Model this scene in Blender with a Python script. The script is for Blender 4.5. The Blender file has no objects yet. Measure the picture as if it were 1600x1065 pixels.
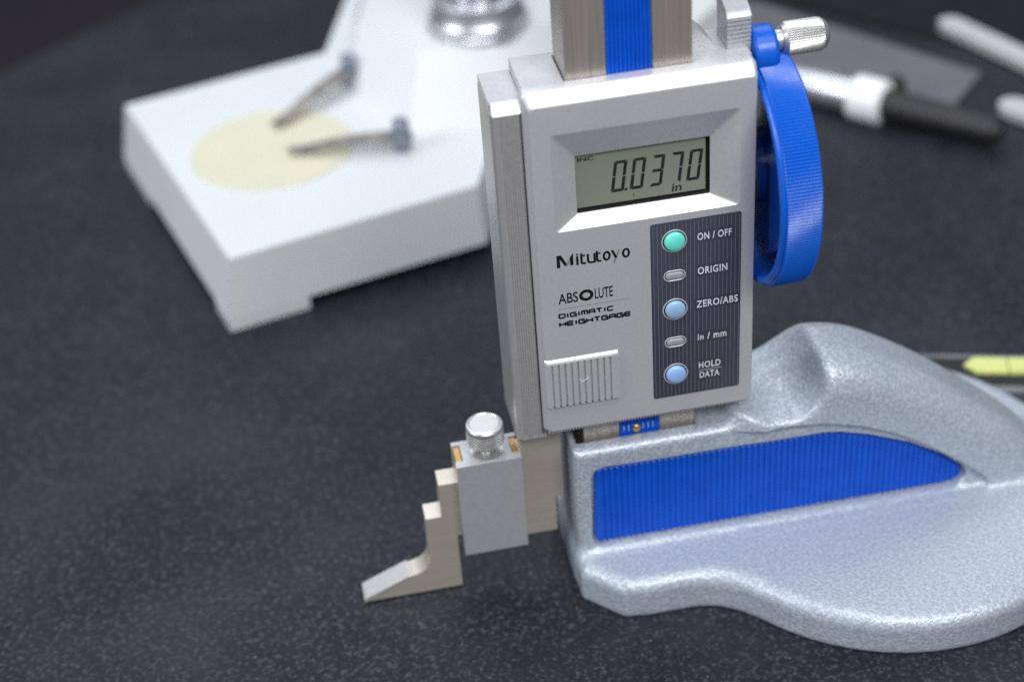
import bpy, bmesh, math, random
import numpy as np
from mathutils import Vector, Matrix

random.seed(7)
S = 0.001                                   # all coordinates below are millimetres
scene = bpy.context.scene
COL = scene.collection

# ------------------------------------------------------------------ camera
cam_d = bpy.data.cameras.new("camera")
cam = bpy.data.objects.new("camera", cam_d)
COL.objects.link(cam)
cx = (0.98085089, -0.1829509, -0.06678695)
cy = (-0.16027433, -0.56340435, -0.81048608)     # image-down axis
cz = (0.1106511, 0.80567022, -0.58193799)        # viewing axis
m = Matrix(((cx[0], -cy[0], -cz[0], -113.1 * S),
            (cx[1], -cy[1], -cz[1], -465.5 * S),
            (cx[2], -cy[2], -cz[2], 458.55 * S),
            (0, 0, 0, 1)))
cam.matrix_world = m
cam_d.sensor_width = 36
cam_d.lens = 58.5
cam_d.clip_start = 0.02
cam_d.clip_end = 50
cam_d.dof.use_dof = True
cam_d.dof.focus_distance = 0.578
cam_d.dof.aperture_fstop = 5.0
cam_d.dof.aperture_blades = 0
scene.camera = cam

# ------------------------------------------------------------------ world and lamps
w = bpy.data.worlds.new("World")
scene.world = w
w.use_nodes = True
bg = w.node_tree.nodes["Background"]
bg.inputs[0].default_value = (0.72, 0.76, 0.84, 1)
bg.inputs[1].default_value = 0.23


def area_lamp(name, loc, target, sx, sy, power, col):
    d = bpy.data.lights.new(name, 'AREA')
    d.shape = 'RECTANGLE'
    d.size, d.size_y = sx, sy
    d.energy = power
    d.color = col
    o = bpy.data.objects.new(name, d)
    COL.objects.link(o)
    o.location = loc
    o.rotation_euler = (Vector(target) - Vector(loc)).to_track_quat('-Z', 'Y').to_euler()
    return o


area_lamp("ceiling_or_fill_lamp", (-0.25, 1.2, 1.75), (-0.1, 0.1, 0.1), 2.4, 1.1, 21, (0.90, 0.95, 1.0))
area_lamp("ceiling_or_fill_lamp", (-0.15, -0.35, 1.75), (-0.1, 0.0, 0.1), 1.5, 0.5, 14, (0.95, 0.97, 1.0))
area_lamp("ceiling_or_fill_lamp", (0.25, -1.45, 1.6), (0.0, 0.0, 0.15), 1.6, 0.7, 43, (1.0, 0.98, 0.95))
area_lamp("ceiling_or_fill_lamp", (-2.0, -0.25, 1.35), (0.0, 0.1, 0.1), 1.2, 0.8, 28, (0.97, 0.97, 1.0))  # fill lamp added at the left to brighten upright faces
scene.view_settings.view_transform = 'Standard'
scene.view_settings.look = 'None'
scene.view_settings.exposure = 0
scene.view_settings.gamma = 1
scene.cycles.use_denoising = False
scene.cycles.filter_width = 1.3
scene.cycles.sample_clamp_indirect = 4
scene.cycles.max_bounces = 8


# ------------------------------------------------------------------ materials
def mat(name, col, rough=0.5, metal=0.0, noise=None, bump=None, coat=0.0, spec=0.5, rvar=None):
    """noise=(scale, colour2, lo, hi) mixes a second colour; bump=(scale, strength, dist mm)."""
    M = bpy.data.materials.new(name)
    M.use_nodes = True
    nt = M.node_tree
    b = nt.nodes["Principled BSDF"]
    b.inputs["Base Color"].default_value = (*col, 1)
    b.inputs["Roughness"].default_value = rough
    b.inputs["Metallic"].default_value = metal
    b.inputs["Specular IOR Level"].default_value = spec
    if coat:
        b.inputs["Coat Weight"].default_value = coat
        b.inputs["Coat Roughness"].default_value = 0.12
    tc = nt.nodes.new("ShaderNodeTexCoord")
    if noise:
        n = nt.nodes.new("ShaderNodeTexNoise")
        n.inputs["Scale"].default_value = noise[0]
        n.inputs["Detail"].default_value = 4
        nt.links.new(tc.outputs["Object"], n.inputs["Vector"])
        r = nt.nodes.new("ShaderNodeMapRange")
        r.inputs[1].default_value, r.inputs[2].default_value = noise[2], noise[3]
        nt.links.new(n.outputs["Fac"], r.inputs[0])
        mx = nt.nodes.new("ShaderNodeMix")
        mx.data_type = 'RGBA'
        mx.inputs[6].default_value = (*col, 1)
        mx.inputs[7].default_value = (*noise[1], 1)
        nt.links.new(r.outputs[0], mx.inputs[0])
        nt.links.new(mx.outputs[2], b.inputs["Base Color"])
    if rvar:
        n = nt.nodes.new("ShaderNodeTexNoise")
        n.inputs["Scale"].default_value = rvar[0]
        n.inputs["Detail"].default_value = 6
        nt.links.new(tc.outputs["Object"], n.inputs["Vector"])
        r = nt.nodes.new("ShaderNodeMapRange")
        r.inputs[1].default_value, r.inputs[2].default_value = 0.3, 0.7
        r.inputs[3].default_value, r.inputs[4].default_value = rvar[1], rvar[2]
        nt.links.new(n.outputs["Fac"], r.inputs[0])
        nt.links.new(r.outputs[0], b.inputs["Roughness"])
    if bump:
        n = nt.nodes.new("ShaderNodeTexNoise")
        n.inputs["Scale"].default_value = bump[0]
        n.inputs["Detail"].default_value = 3
        nt.links.new(tc.outputs["Object"], n.inputs["Vector"])
        bp = nt.nodes.new("ShaderNodeBump")
        bp.inputs["Strength"].default_value = bump[1]
        bp.inputs["Distance"].default_value = bump[2] * S
        nt.links.new(n.outputs["Fac"], bp.inputs["Height"])
        nt.links.new(bp.outputs[0], b.inputs["Normal"])
    return M


def brushed(name, col, rough, axis_scale, strength=0.25, metal=1.0, col2=None):
    M = mat(name, col, rough, metal)
    nt = M.node_tree
    b = nt.nodes["Principled BSDF"]
    tc = nt.nodes.new("ShaderNodeTexCoord")
    mp = nt.nodes.new("ShaderNodeMapping")
    mp.inputs["Scale"].default_value = axis_scale
    nt.links.new(tc.outputs["Object"], mp.inputs["Vector"])
    n = nt.nodes.new("ShaderNodeTexNoise")
    n.inputs["Scale"].default_value = 1.0
    n.inputs["Detail"].default_value = 5
    nt.links.new(mp.outputs[0], n.inputs["Vector"])
    bp = nt.nodes.new("ShaderNodeBump")
    bp.inputs["Strength"].default_value = strength
    bp.inputs["Distance"].default_value = 0.02 * S
    nt.links.new(n.outputs["Fac"], bp.inputs["Height"])
    nt.links.new(bp.outputs[0], b.inputs["Normal"])
    mx = nt.nodes.new("ShaderNodeMix")
    mx.data_type = 'RGBA'
    mx.inputs[6].default_value = (*col, 1)
    mx.inputs[7].default_value = (*(col2 or tuple(c * 0.75 for c in col)), 1)
    r = nt.nodes.new("ShaderNodeMapRange")
    r.inputs[1].default_value, r.inputs[2].default_value = 0.35, 0.75
    nt.links.new(n.outputs["Fac"], r.inputs[0])
    nt.links.new(r.outputs[0], mx.inputs[0])
    nt.links.new(mx.outputs[2], b.inputs["Base Color"])
    return M


def hammertone():
    M = mat("hammertone_paint", (0.40, 0.47, 0.58), 0.36, 0.15, coat=0.3)
    nt = M.node_tree
    b = nt.nodes["Principled BSDF"]
    tc = nt.nodes.new("ShaderNodeTexCoord")
    # warped dimples
    n1 = nt.nodes.new("ShaderNodeTexNoise")
    n1.inputs["Scale"].default_value = 820
    n1.inputs["Detail"].default_value = 2.5
    nt.links.new(tc.outputs["Object"], n1.inputs["Vector"])
    n2 = nt.nodes.new("ShaderNodeTexNoise")
    n2.inputs["Scale"].default_value = 240
    n2.inputs["Detail"].default_value = 2
    nt.links.new(tc.outputs["Object"], n2.inputs["Vector"])
    add = nt.nodes.new("ShaderNodeMath")
    add.operation = 'MULTIPLY_ADD'
    add.inputs[1].default_value = 0.6
    nt.links.new(n2.outputs["Fac"], add.inputs[0])
    nt.links.new(n1.outputs["Fac"], add.inputs[2])
    bp = nt.nodes.new("ShaderNodeBump")
    bp.inputs["Strength"].default_value = 0.60
    bp.inputs["Distance"].default_value = 0.55 * S
    nt.links.new(add.outputs[0], bp.inputs["Height"])
    nt.links.new(bp.outputs[0], b.inputs["Normal"])
    nt.links.new(bp.outputs[0], b.inputs["Coat Normal"])
    r = nt.nodes.new("ShaderNodeMapRange")
    r.inputs[1].default_value, r.inputs[2].default_value = 0.40, 0.66
    nt.links.new(n1.outputs["Fac"], r.inputs[0])
    mx = nt.nodes.new("ShaderNodeMix")
    mx.data_type = 'RGBA'
    mx.inputs[6].default_value = (0.285, 0.335, 0.41, 1)
    mx.inputs[7].default_value = (0.43, 0.475, 0.535, 1)
    nt.links.new(r.outputs[0], mx.inputs[0])
    nt.links.new(mx.outputs[2], b.inputs["Base Color"])
    return M


def granite():
    M = mat("black_granite", (0.03, 0.035, 0.045), 0.55, 0.0, spec=0.25)
    nt = M.node_tree
    b = nt.nodes["Principled BSDF"]
    tc = nt.nodes.new("ShaderNodeTexCoord")
    n1 = nt.nodes.new("ShaderNodeTexNoise")
    n1.inputs["Scale"].default_value = 430
    n1.inputs["Detail"].default_value = 5
    n1.inputs["Roughness"].default_value = 0.65
    nt.links.new(tc.outputs["Object"], n1.inputs["Vector"])
    n2 = nt.nodes.new("ShaderNodeTexNoise")
    n2.inputs["Scale"].default_value = 13
    n2.inputs["Detail"].default_value = 5
    nt.links.new(tc.outputs["Object"], n2.inputs["Vector"])
    cr = nt.nodes.new("ShaderNodeValToRGB")
    e = cr.color_ramp.elements
    e[0].position, e[0].color = 0.40, (0.004, 0.005, 0.007, 1)
    e[1].position, e[1].color = 0.72, (0.048, 0.055, 0.069, 1)
    x = e.new(0.55)
    x.color = (0.0095, 0.0117, 0.0168, 1)
    gv = nt.nodes.new("ShaderNodeTexVoronoi")                 # crystal grains
    gv.inputs["Scale"].default_value = 800
    nt.links.new(tc.outputs["Object"], gv.inputs["Vector"])
    gs = nt.nodes.new("ShaderNodeSeparateColor")
    nt.links.new(gv.outputs["Color"], gs.inputs[0])
    gm = nt.nodes.new("ShaderNodeMath")
    gm.operation = 'MULTIPLY_ADD'
    gm.inputs[1].default_value = 0.25
    nt.links.new(gs.outputs[0], gm.inputs[0])
    gk = nt.nodes.new("ShaderNodeMath")
    gk.operation = 'MULTIPLY'
    gk.inputs[1].default_value = 0.76
    nt.links.new(n1.outputs["Fac"], gk.inputs[0])
    nt.links.new(gk.outputs[0], gm.inputs[2])
    nt.links.new(gm.outputs[0], cr.inputs[0])
    r = nt.nodes.new("ShaderNodeMapRange")
    r.inputs[1].default_value, r.inputs[2].default_value = 0.42, 0.74
    r.inputs[3].default_value, r.inputs[4].default_value = 0.0, 0.32
    nt.links.new(n2.outputs["Fac"], r.inputs[0])
    mx = nt.nodes.new("ShaderNodeMix")
    mx.data_type = 'RGBA'
    nt.links.new(r.outputs[0], mx.inputs[0])
    nt.links.new(cr.outputs[0], mx.inputs[6])
    mx.inputs[7].default_value = (0.038, 0.045, 0.059, 1)      # dusty smears on the stone
    nt.links.new(mx.outputs[2], b.inputs["Base Color"])
    vo = nt.nodes.new("ShaderNodeTexVoronoi")                 # scattered dust specks
    vo.inputs["Scale"].default_value = 190
    nt.links.new(tc.outputs["Object"], vo.inputs["Vector"])
    lt = nt.nodes.new("ShaderNodeMath")
    lt.operation = 'LESS_THAN'
    lt.inputs[1].default_value = 0.10
    nt.links.new(vo.outputs["Distance"], lt.inputs[0])
    sp = nt.nodes.new("ShaderNodeSeparateColor")
    nt.links.new(vo.outputs["Color"], sp.inputs[0])
    gt = nt.nodes.new("ShaderNodeMath")
    gt.operation = 'GREATER_THAN'
    gt.inputs[1].default_value = 0.90
    nt.links.new(sp.outputs[0], gt.inputs[0])
    ml = nt.nodes.new("ShaderNodeMath")
    ml.operation = 'MULTIPLY'
    nt.links.new(lt.outputs[0], ml.inputs[0])
    nt.links.new(gt.outputs[0], ml.inputs[1])
    mx2 = nt.nodes.new("ShaderNodeMix")
    mx2.data_type = 'RGBA'
    nt.links.new(ml.outputs[0], mx2.inputs[0])
    nt.links.new(mx.outputs[2], mx2.inputs[6])
    mx2.inputs[7].default_value = (0.075, 0.08, 0.09, 1)
    nt.links.new(mx2.outputs[2], b.inputs["Base Color"])
    bp = nt.nodes.new("ShaderNodeBump")
    bp.inputs["Strength"].default_value = 0.03
    bp.inputs["Distance"].default_value = 0.1 * S
    nt.links.new(n1.outputs["Fac"], bp.inputs["Height"])
    nt.links.new(bp.outputs[0], b.inputs["Normal"])
    return M


M_granite = granite()
M_hammer = hammertone()
M_silver = mat("satin_silver_paint", (0.515, 0.525, 0.555), 0.36, 0.35, noise=(900, (0.465, 0.475, 0.505), 0.35, 0.7), rvar=(70, 0.30, 0.44))
M_silver_ribs = mat("satin_silver_extrusion", (0.46, 0.46, 0.47), 0.33, 0.5, noise=(500, (0.42, 0.42, 0.43), 0.35, 0.7))
M_blue = mat("blue_plastic", (0.001, 0.082, 0.56), 0.42, 0.0, noise=(120, (0.001, 0.070, 0.50), 0.4, 0.7), spec=0.3)
M_bluegloss = mat("blue_gloss_plastic", (0.002, 0.088, 0.50), 0.30, 0.0, rvar=(300, 0.24, 0.36), spec=0.4)
M_bluedark = mat("dark_blue_plastic", (0.004, 0.03, 0.20), 0.25, 0.0)
M_column = brushed("ground_column_steel", (0.47, 0.435, 0.39), 0.34, (900, 900, 25), 0.12, 0.65)
M_steel = brushed("ground_tool_steel", (0.62, 0.575, 0.505), 0.32, (60, 60, 700), 0.06, 0.62, (0.56, 0.52, 0.455))
M_steelbr = mat("bright_steel", (0.60, 0.60, 0.60), 0.36, 0.85, rvar=(400, 0.32, 0.42))
M_clamp = mat("satin_aluminium", (0.46, 0.47, 0.50), 0.42, 0.45, noise=(700, (0.41, 0.42, 0.45), 0.35, 0.7))
M_tip = mat("polished_tip", (0.80, 0.80, 0.80), 0.30, 0.75, noise=(400, (0.72, 0.72, 0.72), 0.35, 0.7))
M_rod = mat("bright_rod", (0.78, 0.79, 0.80), 0.3, 0.5, noise=(60, (0.70, 0.71, 0.72), 0.35, 0.7))
M_brass = mat("brass", (0.62, 0.40, 0.14), 0.35, 1.0, noise=(500, (0.5, 0.33, 0.14), 0.3, 0.7))
M_black = mat("black_recess", (0.008, 0.008, 0.009), 0.6, noise=(200, (0.014, 0.014, 0.015), 0.4, 0.7))
M_lcd = mat("lcd_glass", (0.185, 0.215, 0.165), 0.25, noise=(40, (0.205, 0.225, 0.185), 0.35, 0.7), spec=0.5)
M_seg = mat("lcd_segment", (0.012, 0.011, 0.012), 0.4, noise=(300, (0.02, 0.018, 0.02), 0.4, 0.7))
M_key = mat("keypad_slate", (0.032, 0.037, 0.056), 0.42, noise=(600, (0.04, 0.045, 0.066), 0.35, 0.7))
M_pin = mat("pinstripe_grey", (0.13, 0.14, 0.175), 0.45, noise=(600, (0.10, 0.105, 0.13), 0.35, 0.7))
M_white = mat("white_print", (0.66, 0.69, 0.76), 0.5, noise=(900, (0.42, 0.45, 0.52), 0.35, 0.7))
M_print = mat("black_print", (0.006, 0.005, 0.005), 0.6, noise=(900, (0.012, 0.011, 0.010), 0.35, 0.7), spec=0.15)
M_greyprint = mat("grey_print", (0.18, 0.17, 0.17), 0.45, noise=(900, (0.22, 0.21, 0.21), 0.35, 0.7))
M_green = mat("green_rubber_button", (0.12, 0.68, 0.58), 0.32, noise=(300, (0.14, 0.70, 0.61), 0.35, 0.7))
M_btnblue = mat("blue_rubber_button", (0.24, 0.42, 0.78), 0.32, noise=(300, (0.27, 0.45, 0.80), 0.35, 0.7))
M_btnpale = mat("pale_blue_rubber_button", (0.24, 0.40, 0.62), 0.34, noise=(300, (0.28, 0.43, 0.64), 0.35, 0.7))
M_btngrey = mat("grey_rubber_button", (0.26, 0.28, 0.31), 0.4, noise=(300, (0.29, 0.31, 0.34), 0.35, 0.7))
M_enamel = mat("white_enamel", (0.60, 0.64, 0.655), 0.38, noise=(14, (0.56, 0.60, 0.625), 0.35, 0.75), bump=(90, 0.1, 0.3))
M_yellow = mat("cream_disc", (0.585, 0.575, 0.445), 0.45, noise=(18, (0.54, 0.535, 0.42), 0.35, 0.7))
M_darksteel = mat("dark_spring_steel", (0.40, 0.375, 0.35), 0.4, 0.5, noise=(120, (0.14, 0.13, 0.13), 0.35, 0.7))
M_bluesteel = mat("blued_steel", (0.24, 0.27, 0.33), 0.35, 0.6, noise=(120, (0.18, 0.21, 0.27), 0.35, 0.7))
M_chrome = mat("chrome", (0.60, 0.62, 0.66), 0.32, 0.9, noise=(60, (0.55, 0.57, 0.61), 0.35, 0.7))
M_pouch = mat("grey_vinyl", (0.105, 0.105, 0.120), 0.5, noise=(25, (0.12, 0.12, 0.135), 0.35, 0.7), bump=(400, 0.2, 0.2))
M_darksheet = mat("black_sheet", (0.006, 0.006, 0.008), 0.7, noise=(60, (0.010, 0.010, 0.012), 0.35, 0.7), bump=(300, 0.2, 0.2), spec=0.2)
M_handle = mat("black_handle", (0.008, 0.008, 0.010), 0.5, noise=(60, (0.012, 0.012, 0.014), 0.35, 0.7))
M_vial = mat("yellow_green_fluid", (0.55, 0.60, 0.22), 0.3, noise=(70, (0.20, 0.24, 0.08), 0.54, 0.66))
M_floor = mat("brown_floor", (0.030, 0.024, 0.030), 0.6, noise=(3, (0.036, 0.028, 0.034), 0.35, 0.7))


# ------------------------------------------------------------------ helpers
def thing(name, label, cat, loc=(0, 0, 0), group=None):
    o = bpy.data.objects.new(name, None)
    COL.objects.link(o)
    o.location = Vector(loc) * S
    o.empty_display_size = 0.01
    o["label"] = label
    o["category"] = cat
    if group:
        o["group"] = group
    return o


def finish(me, name, mtl, parent, smooth=30):
    me.materials.append(mtl)
    if smooth is None:
        for p in me.polygons:
            p.use_smooth = False
    else:
        for p in me.polygons:
            p.use_smooth = True
        me.set_sharp_from_angle(angle=math.radians(smooth))
    o = bpy.data.objects.new(name, me)
    COL.objects.link(o)
    if parent is not None:
        o.parent = parent
        t = parent
        off = Vector((0, 0, 0))
        while t is not None:
            off += t.location
            t = t.parent
        me.transform(Matrix.Translation(-off))
    return o


def obj(name, bm, mtl, parent=None, smooth=30, bevel=0, seg=2, limit=40, weighted=False):
    """bm in millimetres, scene coordinates"""
    if bevel:
        es = [e for e in bm.edges if len(e.link_faces) == 2 and e.calc_face_angle(0) > math.radians(limit)]
        bmesh.ops.bevel(bm, geom=es, offset=bevel, segments=seg, profile=0.5, affect='EDGES', clamp_overlap=True)
    bmesh.ops.recalc_face_normals(bm, faces=bm.faces)
    bmesh.ops.scale(bm, vec=(S, S, S), verts=bm.verts)
    me = bpy.data.meshes.new(name)
    bm.to_mesh(me)
    bm.free()
    o = finish(me, name, mtl, parent, smooth)
    if smooth is not None and (bevel or weighted):
        wn = o.modifiers.new("weighted_normal", 'WEIGHTED_NORMAL')
        wn.keep_sharp = True
    return o


def part(o, label):
    o["label"] = label
    return o


def new():
    return bmesh.new()


def box(bm, x0, x1, y0, y1, z0, z1):
    v = [bm.verts.new((x, y, z)) for z in (z0, z1) for y in (y0, y1) for x in (x0, x1)]
    for f in ((0, 1, 3, 2), (4, 6, 7, 5), (0, 4, 5, 1), (2, 3, 7, 6), (0, 2, 6, 4), (1, 5, 7, 3)):
        bm.faces.new([v[i] for i in f])


def prism(bm, pts, axis, a0, a1):
    """pts 2-D; axis 'y': pts are (x,z); 'z': (x,y); 'x': (y,z)"""
    def P(p, a):
        return (p[0], a, p[1]) if axis == 'y' else ((p[0], p[1], a) if axis == 'z' else (a, p[0], p[1]))
    A = [bm.verts.new(P(p, a0)) for p in pts]
    B = [bm.verts.new(P(p, a1)) for p in pts]
    n = len(pts)
    bm.faces.new(A)
    bm.faces.new(B[::-1])
    for i in range(n):
        bm.faces.new((A[i], B[i], B[(i + 1) % n], A[(i + 1) % n]))


def frustum(bm, bot, z0, top, z1):
    A = [bm.verts.new((x, y, z0)) for x, y in bot]
    B = [bm.verts.new((x, y, z1)) for x, y in top]
    n = len(bot)
    bm.faces.new(A)
    bm.faces.new(B[::-1])
    for i in range(n):
        bm.faces.new((A[i], B[i], B[(i + 1) % n], A[(i + 1) % n]))


def lathe(bm, prof, origin, axis, n=48, closed=False, rib=None):
    """prof: (a, r) along axis from origin. rib=(indices, depth): alternate radius"""
    a = Vector(axis).normalized()
    u = a.orthogonal().normalized()
    v = a.cross(u)
    o = Vector(origin)
    rings = []
    for k, (h, r) in enumerate(prof):
        if r < 1e-6:
            rings.append([bm.verts.new(o + a * h)])
            continue
        ring = []
        for i in range(n):
            t = 2 * math.pi * i / n
            rr = r - (rib[1] if rib and k in rib[0] and i % 2 else 0)
            ring.append(bm.verts.new(o + a * h + (u * math.cos(t) + v * math.sin(t)) * rr))
        rings.append(ring)
    m_ = len(rings)
    for k in range(m_ if closed else m_ - 1):
        A, B = rings[k], rings[(k + 1) % m_]
        for i in range(n):
            j = (i + 1) % n
            if len(A) == 1 and len(B) == 1:
                continue
            if len(A) == 1:
                bm.faces.new((A[0], B[i], B[j]))
            elif len(B) == 1:
                bm.faces.new((A[i], B[0], A[j]))
            else:
                bm.faces.new((A[i], B[i], B[j], A[j]))


def rrect(x0, x1, z0, z1, r, n=5):
    pts = []
    for cx_, cz_, a0 in ((x1 - r, z1 - r, 0), (x0 + r, z1 - r, 90), (x0 + r, z0 + r, 180), (x1 - r, z0 + r, 270)):
        for i in range(n + 1):
            t = math.radians(a0 + 90 * i / n)
            pts.append((cx_ + r * math.cos(t), cz_ + r * math.sin(t)))
    return pts


def loft(bm, loops, cap0=False, cap1=False):
    """loops: list of (pts(x,z), y)"""
    R = [[bm.verts.new((p[0], y, p[1])) for p in pts] for pts, y in loops]
    n = len(R[0])
    for A, B in zip(R, R[1:]):
        for i in range(n):
            bm.faces.new((A[i], A[(i + 1) % n], B[(i + 1) % n], B[i]))
    if cap0:
        bm.faces.new(R[0])
    if cap1:
        bm.faces.new(R[-1][::-1])


def flat_quads(bm, quads, y):
    for q in quads:
        bm.faces.new([bm.verts.new((p[0], y, p[1])) for p in q])


def stroke(bm, pts, wd, y, closed=False):
    """a mitred ribbon in the x-z plane, with a little thickness"""
    n = len(pts)
    L, Rr = [], []
    P = [Vector(p) for p in pts]
    for i in range(n):
        a = P[(i - 1) % n] if (i > 0 or closed) else None
        b = P[(i + 1) % n] if (i < n - 1 or closed) else None
        d1 = (P[i] - a).normalized() if a is not None else None
        d2 = (b - P[i]).normalized() if b is not None else None
        if d1 is None:
            d1 = d2
        if d2 is None:
            d2 = d1
        n1 = Vector((-d1.y, d1.x))
        n2 = Vector((-d2.y, d2.x))
        nn = (n1 + n2)
        nn = nn.normalized() if nn.length > 1e-6 else n1
        k = wd / 2 / max(0.45, nn.dot(n1))
        L.append(bm.verts.new((P[i].x + nn.x * k, y, P[i].y + nn.y * k)))
        Rr.append(bm.verts.new((P[i].x - nn.x * k, y, P[i].y - nn.y * k)))
    for i in range(n if closed else n - 1):
        j = (i + 1) % n
        bm.faces.new((L[i], L[j], Rr[j], Rr[i]))


def arc(cx_, cz_, rx, rz, a0, a1, n=12):
    return [(cx_ + rx * math.cos(math.radians(a0 + (a1 - a0) * i / n)),
             cz_ + rz * math.sin(math.radians(a0 + (a1 - a0) * i / n))) for i in range(n + 1)]


def text_mesh(s, x0, x1, z0, z1, y, bold=0.0, spacing=1.0, slant=0.0):
    """built-in vector font fitted to a box in the x-z plane; returns a bmesh in mm"""
    c = bpy.data.curves.new("lettering", 'FONT')
    c.body = s
    c.offset = bold
    c.space_character = spacing
    c.resolution_u = 4
    o = bpy.data.objects.new("lettering", c)
    COL.objects.link(o)
    dg = bpy.context.evaluated_depsgraph_get()
    me = bpy.data.meshes.new_from_object(o.evaluated_get(dg))
    bpy.data.objects.remove(o)
    bpy.data.curves.remove(c)
    bm = new()
    bm.from_mesh(me)
    bpy.data.meshes.remove(me)
    xs = [v.co.x for v in bm.verts]
    zs = [v.co.y for v in bm.verts]
    ax, bx, az, bz = min(xs), max(xs), min(zs), max(zs)
    for v in bm.verts:
        fz = (v.co.y - az) / (bz - az)
        v.co = (x0 + (v.co.x - ax) / (bx - ax) * (x1 - x0) + slant * fz * (z1 - z0), y, z0 + fz * (z1 - z0))
    return bm


# ------------------------------------------------------------------ setting: granite plate, floor
def edge_pts():
    return [(-900, 26), (-190, 631), (60, 845), (700, 845), (700, -900), (-900, -900)]


bm = new()
prism(bm, edge_pts(), 'z', -120, 0)
pl = obj("granite_surface_plate", bm, M_granite, None, bevel=2)
pl["kind"] = "structure"
bm = new()
box(bm, -5000, 5000, -5000, 5000, -900, -880)
fl = obj("floor", bm, M_floor, None)
fl["kind"] = "structure"

# ------------------------------------------------------------------ the height gauge
G = thing("height_gauge", "silver digital height gauge with blue hand wheel on grey cast base, in sharp focus", "height gauge", (60, 20, 0))


# ---- cast base: signed distance field, meshed by surface nets
def poly_sdf(X, Z, pts):
    d = np.full(X.shape, 1e9, np.float32)
    s = np.ones(X.shape, np.float32)
    n = len(pts)
    for i in range(n):
        ax, az = pts[i]
        bx, bz = pts[i - 1]
        ex, ez = bx - ax, bz - az
        wx, wz = X - ax, Z - az
        t = np.clip((wx * ex + wz * ez) / (ex * ex + ez * ez), 0, 1)
        d = np.minimum(d, (wx - ex * t) ** 2 + (wz - ez * t) ** 2)
        c1, c2, c3 = Z >= az, Z < bz, ex * wz > ez * wx
        flip = (c1 & c2 & c3) | (~c1 & ~c2 & ~c3)
        s = np.where(flip, -s, s)
    return s * np.sqrt(d)


def rext(d2, wv, r):
    qx, qy = d2 + r, wv + r
    return np.minimum(np.maximum(qx, qy), 0) + np.sqrt(np.maximum(qx, 0) ** 2 + np.maximum(qy, 0) ** 2) - r


def smin(a, b, k):
    h = np.maximum(k - np.abs(a - b), 0) / k
    return np.minimum(a, b) - h * h * k * 0.25


def smax(a, b, k):
    return -smin(-a, -b, k)


def chaikin(pts, n=2):
    for _ in range(n):
        q = [pts[0]]
        for a, b in zip(pts, pts[1:]):
            q += [(a[0] * .75 + b[0] * .25, a[1] * .75 + b[1] * .25), (a[0] * .25 + b[0] * .75, a[1] * .25 + b[1] * .75)]
        pts = q + [pts[-1]]
    return pts


PANEL = [(-18.6, 56.6), (56.0, 55.4), (66, 55.3), (72.3, 54.4), (84, 50.8), (101, 43.3), (115, 34.5), (123, 27.6), (125.4, 24.6),
         (125.4, 22.4), (122, 19.4), (118, 18.9), (-20, 19.9), (-22.3, 20.9), (-23.1, 23.5), (-22.4, 53), (-21.3, 55.8)]
FRAME = [(-40, 64), (54, 64), (66, 62.5), (80, 58.5), (93, 52.5), (108, 43), (122, 32), (131, 24), (139, 14.5), (-40, 14.5)]


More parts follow.
